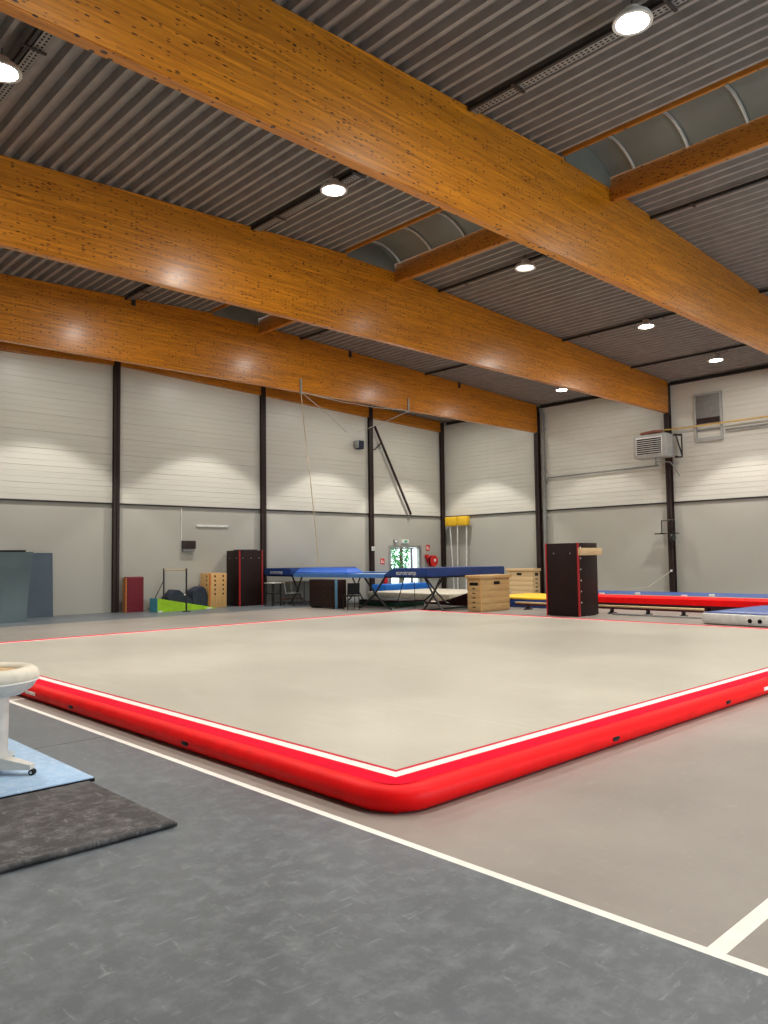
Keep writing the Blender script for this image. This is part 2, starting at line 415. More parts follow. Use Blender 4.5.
# exit door with two glazed leaves
d = bpy.data.objects.new('door_1', None); C.objects.link(d); d.location = (DOOR[0], Y1, 0); d['kind'] = 'structure'
w, hh = DOOR[1]-DOOR[0], DOOR[2]
m = MB()
m.box((0, -0.03, 0), (0.08, 0.1, hh), 'grey_metal', 0.005); m.box((w-0.08, -0.03, 0), (w, 0.1, hh), 'grey_metal', 0.005)
m.box((0.08, -0.03, hh-0.09), (w-0.08, 0.1, hh), 'grey_metal', 0.005)
m.build('door_frame', d)
mid = w*0.70
for a, b in ((0.085, mid-0.005), (mid+0.005, w-0.085)):
    m = MB(); s = 0.055
    m.box((a, 0, 0.02), (a+s, 0.06, hh-0.1), 'grey_metal'); m.box((b-s, 0, 0.02), (b, 0.06, hh-0.1), 'grey_metal')
    m.box((a+s, 0, 0.02), (b-s, 0.06, 0.16), 'grey_metal'); m.box((a+s, 0, hh-0.1-s), (b-s, 0.06, hh-0.1), 'grey_metal')
    lf = m.build('door_leaf', d)
    m = MB(); m.box((a+s, 0.025, 0.16), (b-s, 0.035, hh-0.1-s), 'glass'); m.build('glass_pane', lf)
    m = MB(); m.tube([(a+0.1, -0.06, 1.02), (b-0.1, -0.06, 1.02)], 0.018, 'alu'); m.tube([(a+0.1, -0.06, 1.02), (a+0.1, 0.01, 1.02)], 0.014, 'alu'); m.tube([(b-0.1, -0.06, 1.02), (b-0.1, 0.01, 1.02)], 0.014, 'alu')
    m.build('push_bar', lf)
m = MB(); m.box((-8, Y0-20, -0.25), (30, Y0-0.3, -0.02), 'outside_ground'); struct(m.build('floor_outside'))
m = MB(); m.box((14, Y1+0.3, -0.25), (40, Y1+26, -0.02), 'outside_ground'); struct(m.build('floor_outside'))

# ---------------------------------------------------------------- big roof timbers
BW = 0.17
def beam(y, label, x_end):
    m = MB(); xs = [X0, RIDGE-0.8, RIDGE, RIDGE+0.8, x_end]
    top = [(x, roof_z(x)-0.02) for x in (X0, RIDGE, x_end)]
    poly = [(X0, 6.88), (x_end, 6.88)] + top[::-1]
    m.prism(poly, 'Y', y, y+BW, 'glulam')
    bmesh.ops.bevel(m.bm, geom=[e for e in m.bm.edges if all(abs(v.co.z-6.88) < 1e-4 for v in e.verts) and abs(e.verts[0].co.y-e.verts[1].co.y) < 1e-4], offset=0.012, segments=2, affect='EDGES')
    return tag(m.build('glulam_beam'), label, 'roof beam', 'big glulam roof beams')
beam(7.45, 'nearest varnished glulam roof beam, running across the top of the view', X1)
beam(13.32, 'middle varnished glulam roof beam, its end on the column behind the heater', 27.36)
bm3 = beam(19.15, 'farthest varnished glulam roof beam, with ropes tied to its lower edge', 27.36)
for xx in (9.2, 16.8, 22.3):
    m = MB(); m.box((xx, 19.10, roof_z(xx)-0.22), (xx+0.10, 19.15, roof_z(xx)-0.02), 'black_steel', 0.01); m.build('bracket', bm3)
m = MB()
gb = lambda x: 8.19 - 0.0375*abs(x-11.4)
m.prism([(X0, gb(X0)), (11.4, gb(11.4)), (X1-0.3, gb(X1)), (X1-0.3, roof_z(X1)), (RIDGE, roof_z(RIDGE)-0.02), (X0, roof_z(X0)-0.02)], 'Y', Y1-0.16, Y1-0.035, 'glulam')
tag(m.build('gable_beam'), 'sloping wooden beam fixed along the top of the left wall', 'roof beam')

# purlins and barrel rooflights between the beams
bays = [(-2.0, 7.44, 'nearest the camera'), (7.63, 13.31, 'between nearest and middle beams'), (13.50, 19.14, 'between middle and farthest beams'), (19.33, 24.55, 'between farthest beam and left wall')]
for (a, b, wh) in bays:
    m = MB(); zr = roof_z(SKY_R+0.1); zl = roof_z(SKY_L)
    m.box((SKY_R, a, zr-0.29), (SKY_R+0.12, b, zl+0.16), 'glulam_across', 0.008)
    tag(m.build('wooden_purlin'), 'deep wooden purlin beside the rooflight ' + wh, 'purlin', 'deep rooflight purlins')
    m = MB(); zl = roof_z(SKY_L)
    m.box((SKY_L-0.045, a, zl-0.005), (SKY_L, b, zl+0.16), 'glulam_across', 0.006)
    tag(m.build('wooden_trim'), 'thin orange trim beside the rooflight ' + wh, 'trim strip', 'thin rooflight trims')
    sk = thing('barrel_rooflight', 'grey curved plastic rooflight ' + wh, 'skylight', (SKY_L, a, zl+0.13), 0, 'barrel rooflights')
    wd = SKY_R-SKY_L; R = 0.30
    arc = lambda off: [(0.01+(wd-0.02)*i/16, R*math.sin(PI*i/16)**0.8*1.0+off) for i in range(17)]
    m = MB(); P = arc(0.0) ; Q = arc(0.02)
    m.prism(P + Q[::-1], 'Y', 0, b-a, 'skylight_panel'); E_ = P + [(P[-1][0], -0.20), (P[0][0], -0.20)]; m.prism(E_, 'Y', 0.0, 0.02, 'skylight_panel'); m.prism(E_, 'Y', b-a-0.02, b-a, 'skylight_panel'); m.build('glazing_sheet', sk)
    n0 = math.ceil((a-4.85)/1.03); y = 4.85+n0*1.03
    while y < b-0.05:
        m = MB(); m.tube([(0.03+(wd-0.06)*u/wd, y-a, v-0.025) for u, v in arc(0)], 0.028, 'alu', 6); m.build('glazing_bar', sk); y += 1.03

# ---------------------------------------------------------------- steel columns
def column(x, y, ztop, label, axis, wdt=0.22, dep=0.2):
    m = MB(); f = 0.02
    if axis == 'L':   # on left wall: flange faces -Y
        m.box((x-wdt/2, y-dep, 0), (x+wdt/2, y-dep+f, ztop), 'column'); m.box((x-wdt/2, y-f, 0), (x+wdt/2, y, ztop), 'column'); m.box((x-0.012, y-dep, 0), (x+0.012, y, ztop), 'column')
    else:
        m.box((x-dep, y-wdt/2, 0), (x-dep+f, y+wdt/2, ztop), 'column'); m.box((x-f, y-wdt/2, 0), (x, y+wdt/2, ztop), 'column'); m.box((x-dep, y-0.012, 0), (x, y+0.012, ztop), 'column')
    return tag(m.build('steel_column'), label, 'column', 'dark steel wall columns')
column(11.33, 24.68, 8.5, 'dark brown steel column beside the leaning maroon block', 'L', 0.21, 0.12)
column(17.18, 24.68, 8.42, 'dark brown steel column behind the tall brown crate on the left wall', 'L', 0.21, 0.12)
column(22.80, 24.68, 8.2, 'dark brown steel column left of the glass exit door, with the diagonal brace', 'L', 0.21, 0.12)
column(27.40, 24.68, 8.02, 'dark brown steel column in the far corner of the hall', 'L', 0.21, 0.12)
def tall_col(y, label):
    m = MB(); f = 0.02; x = X1-0.04; dep = 0.2; w2 = 0.10
    for zz in ((0, 6.88),):
        m.box((x-dep, y-w2, 0), (x-dep+f, y+w2, 6.87), 'column'); m.box((x-f, y-w2, 0), (x, y+w2, 8.0), 'column'); m.box((x-dep, y-0.012, 0), (x, y+0.012, 6.87), 'column')
    m.box((x-dep, y-w2, 6.84), (x, y+w2, 6.868), 'column')
    m.box((x-0.16, y-0.1, 6.88), (x, y-0.075, 8.0), 'column')
    return tag(m.build('steel_column'), label, 'column', 'dark steel wall columns')
tall_col(13.42, 'dark brown steel column on the end wall carrying the grey heater')
tall_col(19.24, 'dark brown steel column on the end wall beside the grey downpipe')
m = MB(); m.box((X1-0.12, Y0, 7.92), (X1-0.035, 13.3, 8.04), 'dark_band'); m.box((X1-0.12, 13.5, 7.92), (X1-0.035, 19.1, 8.04), 'dark_band'); m.box((X1-0.12, 19.4, 7.92), (X1-0.035, 24.4, 8.04), 'dark_band')
tag(m.build('eaves_rail'), 'dark steel rail along the top of the end wall under the roof', 'rail')
m = MB(); m.tube([(23.02, 24.58, 7.40), (25.20, 24.58, 3.62)], 0.055, 'column', 8); m.tube([(22.9, 24.58, 6.35), (23.05, 24.58, 6.4), (23.4, 24.58, 6.7)], 0.03, 'column', 6)
tag(m.build('diagonal_brace'), 'dark diagonal steel brace running down right of the column by the exit door', 'brace')
m = MB(); m.tube([(X1-0.15, 18.93, 0.0), (X1-0.15, 18.93, 7.55), (X1-0.15, 19.0, 7.75), (X1-0.15, 19.02, 7.9)], 0.075, 'pipe_grey', 12)
for zz in (1.5, 3.3, 5.2, 7.0): m.box((X1-0.19, 18.84, zz), (X1-0.03, 19.02, zz+0.05), 'grey_metal')
tag(m.build('downpipe'), 'grey vertical downpipe beside the end wall column', 'pipe')

# ---------------------------------------------------------------- lamps and cable trays
def lamp_at(x, y, label, dim=False, proto=[None]):
    z = roof_z(x)-0.33
    t = thing('high_bay_lamp', label, 'ceiling lamp', (x, y, z), 0, 'high bay lamps under the roof')
    m = MB(); m.lathe([(0.05, 0.20), (0.09, 0.19), (0.10, 0.10), (0.22, 0.07), (0.245, 0.03), (0.245, 0.0), (0.20, 0.0), (0.19, 0.03), (0.0, 0.03)], 'white_paint', 28); m.build('housing', t)
    m = MB(); m.lathe([(0.0, 0.0), (0.12, 0.002), (0.185, 0.02), (0.185, 0.026), (0.0, 0.026)], 'lens_dim' if dim else 'lens', 28); m.build('lens', t)
    m = MB(); m.tube([(0, 0, 0.19), (0, 0, 0.33)], 0.008, 'black_steel', 8); m.build('hanger', t)
    lamp_light(x, y, z, 0.3 if dim else (0.5 if y > 16 else 1.0))
def lamp_light(x, y, z, k=1.0):
    l = bpy.data.lights.new('lamp_beam', 'SPOT'); l.energy = LAMP_W*k; l.color = LAMP_COL
    l.spot_size = BEAM_SIZE; l.spot_blend = BEAM_BLEND; l.shadow_soft_size = 0.15
    o = bpy.data.objects.new('lamp_beam', l); C.objects.link(o); o.location = (x, y, z-0.16)
    a = bpy.data.lights.new('lamp_spill', 'AREA'); a.shape = 'DISK'; a.size = 0.3; a.energy = SPILL_W*k; a.color = LAMP_COL
    o = bpy.data.objects.new('lamp_spill', a); C.objects.link(o); o.location = (x, y, z-0.03)
lamp_names = {(3.22, 10.45): 'high bay lamp at the left edge of the photo below the nearest beam',
 (8.85, 10.45): 'bright high bay lamp between the nearest and middle beams, left of the rooflight',
 (14.62, 10.45): 'dim high bay lamp just right of the rooflight between the nearest and middle beams',
 (20.3, 10.45): 'bright high bay lamp between the nearest and middle beams, second from the end wall',
 (24.85, 10.45): 'high bay lamp closest to the end wall, above the grey wall vent',
 (8.75, 4.55): 'largest bright high bay lamp at the top edge, nearer than every beam',
 (24.85, 16.25): 'high bay lamp just showing under the middle beam near its far end'}
SPARE = [(x, y) for x in LAMP_X for y in LAMP_Y if (x, y) not in lamp_names and (x, y) != (8.85, 4.55)]
for (x, y), lb in lamp_names.items(): lamp_at(x, y, lb, (x, y) in ((14.62, 10.45),))
for (x, y) in SPARE: lamp_light(x, y, roof_z(x)-0.33)
for x in LAMP_X: lamp_light(x, -1.1, roof_z(x)-0.33)

def tray(x, a, b, label):
    x = x+(0.22 if x < 21 else -0.15); wide = x < 12
    z = roof_z(x)-0.10; t = thing('cable_tray', label, 'cable tray', (x, a, z), 0, 'lamp cable trays')
    L = b-a
    m = MB(); m.box((-0.06, 0, 0.0), (-0.012, L, 0.06), 'black_steel'); m.build('busbar', t)
    if not wide:
        for yy in (0.9, 2.4, L-0.9):
            m = MB(); m.box((-0.12, yy, -0.012), (0.08, yy+0.05, 0.0), 'black_steel'); m.build('clip', t)
        return
    m = MB(); m.box((0.02, 0, 0.03), (0.17, L, 0.045), 'tray'); m.box((0.02, 0, 0.03), (0.028, L, 0.08), 'tray'); m.box((0.162, 0, 0.03), (0.17, L, 0.08), 'tray')
    for i in range(int(L/0.075)):
        for k in range(2): m.box((0.055+0.055*k, 0.02+0.075*i, 0.0285), (0.08+0.055*k, 0.06+0.075*i, 0.0300), 'black')
    m.build('perforated_tray', t)
    for yy in (0.9, 2.4, L-0.9):
        m = MB(); m.box((-0.12, yy, -0.012), (0.20, yy+0.05, 0.0), 'black_steel'); m.build('clip', t)
bayw = ['in front of the nearest beam', 'between nearest and middle beams', 'between middle and farthest beams']
roww = ['far left', 'just left of rooflight', 'just right of rooflight', 'second from end wall', 'closest to end wall']
for bi, (a, b) in enumerate(((1.8, 7.44), (7.63, 13.31), (13.50, 19.14))):
    for ri, x in enumerate(LAMP_X):
        if (bi == 0 and ri in (0, 4)) or (bi == 2 and ri > 3): continue
        tray(x, a, b, 'thin dark cable tray %s, %s' % (bayw[bi], roww[ri]))

# ---------------------------------------------------------------- the inflatable floor mat
AX0, AX1, AY0, AY1, TR = 3.545, 16.0, 3.635, 15.5, 0.092
t = thing('inflatable_floor', 'huge beige inflatable gymnastics floor with fat red tube border', 'gymnastics floor', ((AX0+AX1)/2, (AY0+AY1)/2, 0))
cx, cy = (AX0+AX1)/2, (AY0+AY1)/2; hx, hy = (AX1-AX0)/2, (AY1-AY0)/2
TOP = 0.184
def outline(i, z, rad):
    P = []
    for (qx, qy, a0) in ((-1, -1, PI), (1, -1, 1.5*PI), (1, 1, 0), (-1, 1, 0.5*PI)):
        for k in range(9):
            a = a0+k*PI/16; P.append((qx*(hx-i-rad)+math.cos(a)*rad, qy*(hy-i-rad)+math.sin(a)*rad, z))
    return P
def rect_ring(i_out, i_in, z, mat, m):
    V = outline(i_out, z, max(0.001, 0.20-i_out*1.4)) + outline(i_in, z, max(0.001, 0.20-i_in*1.4))
    m._put(V, [[k, (k+1) % 36, 36+(k+1) % 36, 36+k] for k in range(36)], mat)
m = MB(); b_ = 0.30
m._put([(-hx+b_, -hy+b_, TOP), (hx-b_, -hy+b_, TOP), (hx-b_, hy-b_, TOP), (-hx+b_, hy-b_, TOP)], [[0, 1, 2, 3]], 'mat_carpet')
m.box((-hx+0.05, -hy+0.05, 0.0), (hx-0.05, hy-0.05, TOP-0.01), 'red_vinyl')
carpet = m.build('carpet_top', t)
# object-space seams need the mat's own offset
m = MB()
rect_ring(0.0, 0.165, TOP+0.001, 'red_carpet', m); m.build('red_border', t)
m = MB(); rect_ring(0.165, 0.172, TOP+0.001, 'stripe_red', m); rect_ring(0.172, 0.262, TOP+0.001, 'stripe_white', m); m.build('white_stripe', t)
m = MB(); rect_ring(0.262, 0.30, TOP+0.001, 'stripe_red', m); m.build('red_stripe', t)
pts = []
rc = 0.26
for (qx, qy, a0) in ((-1, -1, PI), (1, -1, 1.5*PI), (1, 1, 0), (-1, 1, 0.5*PI)):
    c0 = Vector((qx*(hx-rc), qy*(hy-rc), TR))
    for k in range(9):
        a = a0+k*PI/2/8; pts.append(c0+Vector((math.cos(a)*rc, math.sin(a)*rc, 0)))
dense = []
for i, p in enumerate(pts):
    q = pts[(i+1) % len(pts)]; dense.append(p); L = (q-p).length
    for k in range(1, int(L/0.5)): dense.append(p.lerp(q, k/int(L/0.5)))
m = MB(); m.tube(dense, TR, 'red_vinyl', 20, True); m.build('edge_tube', t)
for (vx, vy, ax) in ((-hx-TR+0.004, 8.58-cy, 0), (-hx-TR+0.004, 6.13-cy, 0), (8.41-cx, -hy-TR+0.004, 1), (6.11-cx, -hy-TR+0.004, 1)):
    e = (0.012, 0.055) if ax == 0 else (0.055, 0.012)
    m = MB(); m.box((vx-e[0], vy-e[1], 0.068), (vx+e[0], vy+e[1], 0.098), 'black', 0.010)
    m.box((vx-e[0]*0.6, vy-e[1]*0.6, 0.060), (vx+e[0]*0.6, vy+e[1]*0.6, 0.070), 'dark_maroon'); m.build('air_valve', t)
for (vx, vy, ax) in ((-hx-TR+0.004, 9.80-cy, 0), (9.55-cx, -hy-TR+0.004, 1)):
    e = (0.008, 0.16) if ax == 0 else (0.16, 0.008)
    m = MB(); m.box((vx-e[0], vy-e[1], 0.072), (vx+e[0], vy+e[1], 0.112), 'stripe_white', 0.003); m.build('white_label', t)
def text(body, size, loc, rot, matname, parent, name, ext=0.001):
    cu = bpy.data.curves.new(name, 'FONT'); cu.body = body; cu.size = size; cu.extrude = ext; cu.align_x = 'CENTER'; cu.align_y = 'CENTER'
    o = bpy.data.objects.new(name, cu); C.objects.link(o)
    dg = bpy.context.evaluated_depsgraph_get(); me = bpy.data.meshes.new_from_object(o.evaluated_get(dg))
    bpy.data.objects.remove(o); me.materials.clear(); me.materials.append(MATS[matname])
    o = bpy.data.objects.new(name, me); C.objects.link(o); o.parent = parent
    o.location = loc; o.rotation_euler = rot; return o

# ---------------------------------------------------------------- near mats and mushroom trainer
m = MB(); m.box((0.1, 4.50, 0.0), (2.49, 5.83, 0.022), 'black_mat', 0.008)
o = m.build('rubber_mat'); tag(o, 'black chalk-smeared rubber mat on the floor nearest the camera', 'mat')
# curled front lip
m = MB(); m.tube([(0.12, 4.505, 0.024), (0.7, 4.50, 0.024), (1.4, 4.503, 0.026), (2.0, 4.498, 0.024), (2.46, 4.503, 0.022)], 0.019, 'black_mat', 10); m.build('curled_edge', o)
m = MB(); m.box((0.4, 5.86, 0.0), (2.54, 8.1, 0.034), 'lightblue_mat', 0.006); o = m.build('foam_mat')
tag(o, 'pale blue foam mat under the white mushroom trainer', 'mat')
m = MB(); m.box((0.4, 5.856, 0.0), (2.544, 8.1, 0.024), 'black'); m.build('dark_underside', o)
t = thing('mushroom_trainer', 'white mushroom trainer with padded ring and wheeled base at left edge', 'gymnastics trainer', (1.955, 6.56, 0.034))
def arcp(cx_, cz_, rx_, rz_, a, b, n): return [(cx_+rx_*math.cos(a+(b-a)*i/n), cz_+rz_*math.sin(a+(b-a)*i/n)) for i in range(n+1)]
m = MB(); m.lathe([(0.258, 0.740)] + arcp(0.328, 0.750, 0.075, 0.062, PI*0.85, 0.0, 12) + [(0.403, 0.725), (0.394, 0.709)], 'mush_cream', 56); m.build('padded_ring', t)
m = MB(); m.lathe([(0.0, 0.775), (0.245, 0.775), (0.262, 0.765), (0.255, 0.705), (0.0, 0.705)], 'tan_pad', 48); m.build('tan_centre', t, label='tan recessed centre pad')
m = MB(); m.lathe([(0.0, 0.58), (0.19, 0.585), (0.29, 0.605), (0.36, 0.65), (0.394, 0.71), (0.20, 0.71), (0.0, 0.71)], 'mush_white', 56); m.build('underside', t)
m = MB(); m.tube([(0.398*math.cos(2*PI*k/60), 0.398*math.sin(2*PI*k/60), 0.71) for k in range(60)], 0.007, 'white_paint', 6, True); m.build('piping', t)
m = MB(); m.lathe([(0.0, 0.06), (0.195, 0.06), (0.185, 0.14), (0.19, 0.59), (0.0, 0.59)], 'mush_white', 36); m.build('pillar', t)
for k in range(4):
    a = math.radians(-48+90*k); u = Vector((math.cos(a), math.sin(a), 0)); s = Vector((-u.y, u.x, 0))
    m = MB(); V = []
    for (d_, zl, zh, hw) in ((0.10, 0.045, 0.155, 0.06), (0.41, 0.045, 0.080, 0.035)):
        for sg in (-1, 1):
            for z_ in (zl, zh): V.append(u*d_+s*hw*sg+Vector((0, 0, z_)))
    m._put(V, [[0, 1, 3, 2], [4, 6, 7, 5], [0, 4, 5, 1], [2, 3, 7, 6], [1, 5, 7, 3], [0, 2, 6, 4]], 'mush_white')
    lg = m.build('base_leg', t)
    m = MB(); c_ = u*0.41+Vector((0, 0, 0.022)); m.tube([c_-s*0.022, c_+s*0.022], 0.022, 'black', 16); m.tube([c_-s*0.026, c_+s*0.026], 0.010, 'alu', 8); m.build('castor', lg)

# ---------------------------------------------------------------- left wall, left to right
def lean_slab(name, label, cat, x0, x1, y_bot, y_top, h, th, mat, bow=0.0, group=None, edge=None, skew=0.0):
    t = thing(name, label, cat, (x0, y_bot, 0), 0, group)
    m = MB(); n = 10; w_ = x1-x0; V = []; Fs = []
    for k, off in enumerate((0, th)):
        for i in range(n+1):
            f = i/n; yy = (y_top-y_bot)*f + bow*math.sin(PI*f) + off
            for xx in (0, w_): V.append((xx + (skew*f if xx else 0), yy, h*f))
    L = 2*(n+1)
    for i in range(n):
        a = 2*i
        Fs += [[a, a+1, a+3, a+2], [L+a, L+a+2, L+a+3, L+a+1], [a, a+2, L+a+2, L+a], [a+1, L+a+1, L+a+3, a+3]]
    Fs += [[0, L, L+1, 1], [2*n, 2*n+1, L+2*n+1, L+2*n]]
    m._put(V, Fs, mat, True); m.build('mat_body', t)
    return t
lean_slab('landing_mat', 'blue grey landing mat standing at the left edge in front of another', 'landing mat', 6.2, 7.93, 22.86, 23.02, 1.965, 0.20, 'slate_mat', 0.06, 'standing landing mats', skew=0.22)
lean_slab('landing_mat', 'black mat showing only its top edge behind the blue grey standing mat', 'landing mat', 6.0, 8.03, 23.14, 23.27, 2.02, 0.12, 'black', 0.02, 'standing landing mats')
lean_slab('landing_mat', 'bluer landing mat standing against the left wall, half hidden by another', 'landing mat', 7.6, 9.22, 24.32, 24.42, 1.95, 0.22, 'slate_blue', 0.0, 'standing landing mats')
# maroon block
t = thing('foam_block', 'maroon padded block with bare wooden side leaning beside a column', 'padded block', (11.50, 24.20, 0), math.radians(2))
m = MB(); m.prism([(0, 0), (0, 1.12), (0.04, 1.15), (0.25, 1.15), (0.25, 0)], 'X', 0.05, 0.62, 'maroon'); m.build('padded_front', t)
m = MB(); m.box((0, 0.02, 0), (0.05, 0.25, 1.12), 'ply_edge'); m.box((-0.01, 0.0, 0), (0.02, 0.03, 1.13), 'orange_edge'); m.build('wooden_side', t)
# lime wedge
t = thing('wedge_mat', 'lime green foam wedge with teal end lying by the low bar', 'wedge mat', (12.16, 23.37, 0), math.radians(6))
Lw, Ww, Hw = 2.32, 0.42, 0.45
m = MB(); m.prism([(0.02, 0.0), (Lw, 0.0), (Lw, 0.03), (0.02, Hw)], 'Y', 0, Ww, 'lime'); m.build('green_ramp', t)
m = MB(); m.prism([(0.0, 0.0), (0.02, 0.0), (0.02, Hw), (0.0, Hw)], 'Y', 0, Ww, 'teal'); m.build('teal_end', t, label='teal end face')
for a, b in ((0.05, 0.20), (1.95, 2.15)):
    m = MB(); m.box((a, -0.012, 0.0), (b, 0.0, 0.045), 'white_pvc'); m.build('white_tab', t)
# low bar
t = thing('low_bar', 'slim low horizontal bar on two steel posts behind the green wedge', 'gymnastics bar', (12.95, 22.9, 0))
pl, pr_ = Vector((-0.05, 1.42, 0)), Vector((0, 0, 0))
for p in (pl, pr_):
    m = MB(); m.tube([p+Vector((0, 0, 0.03)), p+Vector((0, 0, 1.37))], 0.028, 'black_steel'); m.lathe([(0.14, 0.0), (0.14, 0.02), (0.04, 0.035), (0.0, 0.035)], 'black_steel', 16, p)
    m.lathe([(0.035, 0), (0.035, 0.05), (0.0, 0.05)], 'black_steel', 12, p+Vector((0, 0, 1.35))); m.build('post', t)
m = MB(); m.tube([pl+Vector((0, 0.03, 1.355)), pr_+Vector((0, -0.03, 1.355))], 0.02, 'pale_wood'); m.build('bar', t, label='pale wooden bar')
m = MB(); m.disc(pr_+Vector((-0.03, 0, 0.55)), (-1, 0, 0), 0.02, 0.05, 'white_paint'); m.build('knob', t)
for sx in (-0.45, -0.25):
    m = MB(); m.tube([pl+Vector((0, 0, 1.0)), pl+Vector((sx, 0.15 if sx < -0.3 else -0.5, 0.02))], 0.014, 'black_steel', 8); m.build('stay', t)
# navy cushions
def cushion(x, y, poly, dep, label):
    t = MB(); t.prism(poly, 'Y', 0, dep, 'foam_navy')
    bmesh.ops.bevel(t.bm, geom=t.bm.edges[:], offset=0.012, segments=1, affect='EDGES')
    for f in t.bm.faces: f.smooth = False
    o = t.build('foam_cushion', None, (x, y, 0)); return tag(o, label, 'cushion', 'dark navy foam cushions')
cushion(13.0, 24.08, [(0, 0), (0.86, 0), (0.86, 0.30), (0.36, 0.66), (0.22, 0.68), (-0.05, 0.42)], 0.5, 'dark navy foam cushion peaking behind the green wedge, inside the low bar')
cushion(13.88, 24.08, [(0, 0), (0.56, 0), (0.58, 0.42), (0.50, 0.66), (0.36, 0.76), (0.02, 0.62), (0.0, 0.4)], 0.5, 'dark navy foam cushion between the low bar and the pine box')
# pine box with finger holes
t = thing('pine_box', 'light pine box with rows of dark holes and an orange edge', 'wooden box', (14.46, 23.97, 0))
m = MB(); m.box((0.005, 0.005, 0), (0.69, 0.63, 1.21), 'pine', 0.006); m.build('box_body', t)
for cx_ in (0.22, 0.55):
    for k in range(5):
        m = MB(); m.disc((cx_, 0.006, 0.48+0.155*k), (0, -1, 0), 0.033, 0.008, 'black', 12); m.build('finger_hole', t)
for k in range(3):
    m = MB(); m.disc((0.006, 0.2, 0.80+0.15*k), (-1, 0, 0), 0.033, 0.008, 'black', 12); m.build('finger_hole', t)
m = MB(); m.box((-0.005, -0.005, 0), (0.04, 0.04, 1.20), 'orange_edge'); m.build('corner_strip', t, label='orange corner strip')
# tall dark crates
def tall_crate(loc, wx, wy, h, label, rot=0.0, third=(0, 1)):
    t = thing('tall_crate', label, 'crate', loc, rot, 'tall dark brown crates')
    m = MB(); m.box((0.01, 0.01, 0.02), (wx-0.01, wy-0.01, h), 'brown_board', 0.008)
    for (a, b) in ((0.08, 0.4), (wx-0.4, wx-0.08)): m.box((a, 0.05, 0), (b, wy-0.05, 0.03), 'black')
    m.build('crate_body', t)
    for (a, b) in ((0, 0), (third[0]*(wx-0.035), third[1]*(wy-0.035))):
        m = MB(); m.box((a-0.004, b-0.004, 0.0), (a+0.039, b+0.039, h+0.004), 'edge_red'); m.build('corner_edge', t, label='red corner edge')
    for k in range(3):
        m = MB(); m.disc((0.15+(wx-0.3)*k/2, 0.011, h-0.28), (0, -1, 0), 0.016, 0.006, 'alu', 8); m.build('bolt', t)
    for k in range(2):
        m = MB(); m.disc((0.011, wy*0.25+wy*0.5*k, h-0.28), (-1, 0, 0), 0.016, 0.006, 'alu', 8); m.build('bolt', t)
    return t

t = tall_crate((15.6, 23.84, 0), 1.0, 0.86, 2.0, 'tall dark brown crate with red edges against the left wall', 0, (1, 0))
m = MB(); m.box((0.1, 0.1, 2.0), (0.85, 0.55, 2.035), 'foam_navy', 0.012); m.build('top_pad', t)
# dark perforated cabinet
t = thing('perforated_cabinet', 'low dark brown perforated cabinet with blue corner under the trampoline front', 'cabinet', (16.66, 19.75, 0))
m = MB(); m.box((0.005, 0.005, 0.05), (0.45, 1.42, 0.96), 'brown_board', 0.006)
m.box((0.03, 0.06, 0), (0.42, 0.2, 0.06), 'black'); m.box((0.03, 1.2, 0), (0.42, 1.36, 0.06), 'black'); m.build('cabinet_body', t)
for i in range(4):
    for k in range(4):
        m = MB(); m.disc((0.006, 0.28+0.32*i, 0.22+0.19*k), (-1, 0, 0), 0.022, 0.004, 'dark_maroon', 8); m.build('hole', t)
m = MB(); m.box((-0.006, -0.006, 0.0), (0.06, 0.06, 0.965), 'blue_edge', 0.004); m.build('corner_strip', t, label='blue corner strip')
# black chair
t = thing('stacking_chair', 'black stacking chair beside the dark perforated cabinet', 'chair', (16.75, 19.10, 0), math.radians(-20))
m = MB(); m.box((-0.22, -0.21, 0.43), (0.22, 0.21, 0.475), 'black', 0.015); m.build('seat', t)
m = MB(); m.prism([(-0.205, 0.50), (-0.235, 0.86), (-0.215, 0.87), (-0.175, 0.5)], 'X', -0.21, 0.21, 'black'); m.build('backrest', t)
for (a, b) in ((-1, -1), (1, -1), (-1, 1), (1, 1)):
    m = MB(); m.tube([(0.2*a, 0.2*b, 0.0), (0.195*a, 0.185*b, 0.44)] + ([(0.195*a, -0.21, 0.84)] if b < 0 else []), 0.013, 'black_steel', 8); m.build('leg', t)
m = MB(); m.tube([(-0.2, -0.195, 0.2), (0.2, -0.195, 0.2)], 0.01, 'black_steel', 8); m.build('stretcher', t)
# bench table, small table and chair behind
t = thing('folding_table', 'narrow wooden-topped folding table under the left end of trampoline', 'table', (17.2, 23.6, 0))
m = MB(); m.box((0, 0, 0.77), (1.25, 0.55, 0.80), 'pale_wood', 0.005); m.build('table_top', t)
for (a, b) in ((0.08, 0.05), (1.17, 0.05), (0.08, 0.5), (1.17, 0.5)):
    m = MB(); m.tube([(a, b, 0), (a, b, 0.77)], 0.015, 'black_steel', 8); m.build('leg', t)
m = MB(); m.tube([(0.08, 0.05, 0.5), (1.17, 0.05, 0.5)], 0.012, 'grey_metal', 8); m.tube([(0.08, 0.05, 0.18), (1.17, 0.05, 0.18)], 0.022, 'rust', 8); m.build('rail', t)
t = thing('side_table', 'small white-topped table beside the tall crate by the left wall', 'table', (16.35, 22.9, 0))
m = MB(); m.box((0.0, 0, 0.80), (0.42, 0.5, 0.83), 'white_pvc', 0.005); m.build('table_top', t)
for (a, b) in ((0.03, 0.03), (0.39, 0.03), (0.03, 0.47), (0.39, 0.47)):
    m = MB(); m.box((a-0.02, b-0.02, 0), (a+0.02, b+0.02, 0.80), 'black_steel'); m.build('leg', t)
m = MB(); m.box((0.02, 0.02, 0.42), (0.40, 0.48, 0.45), 'black_steel'); m.build('shelf', t)
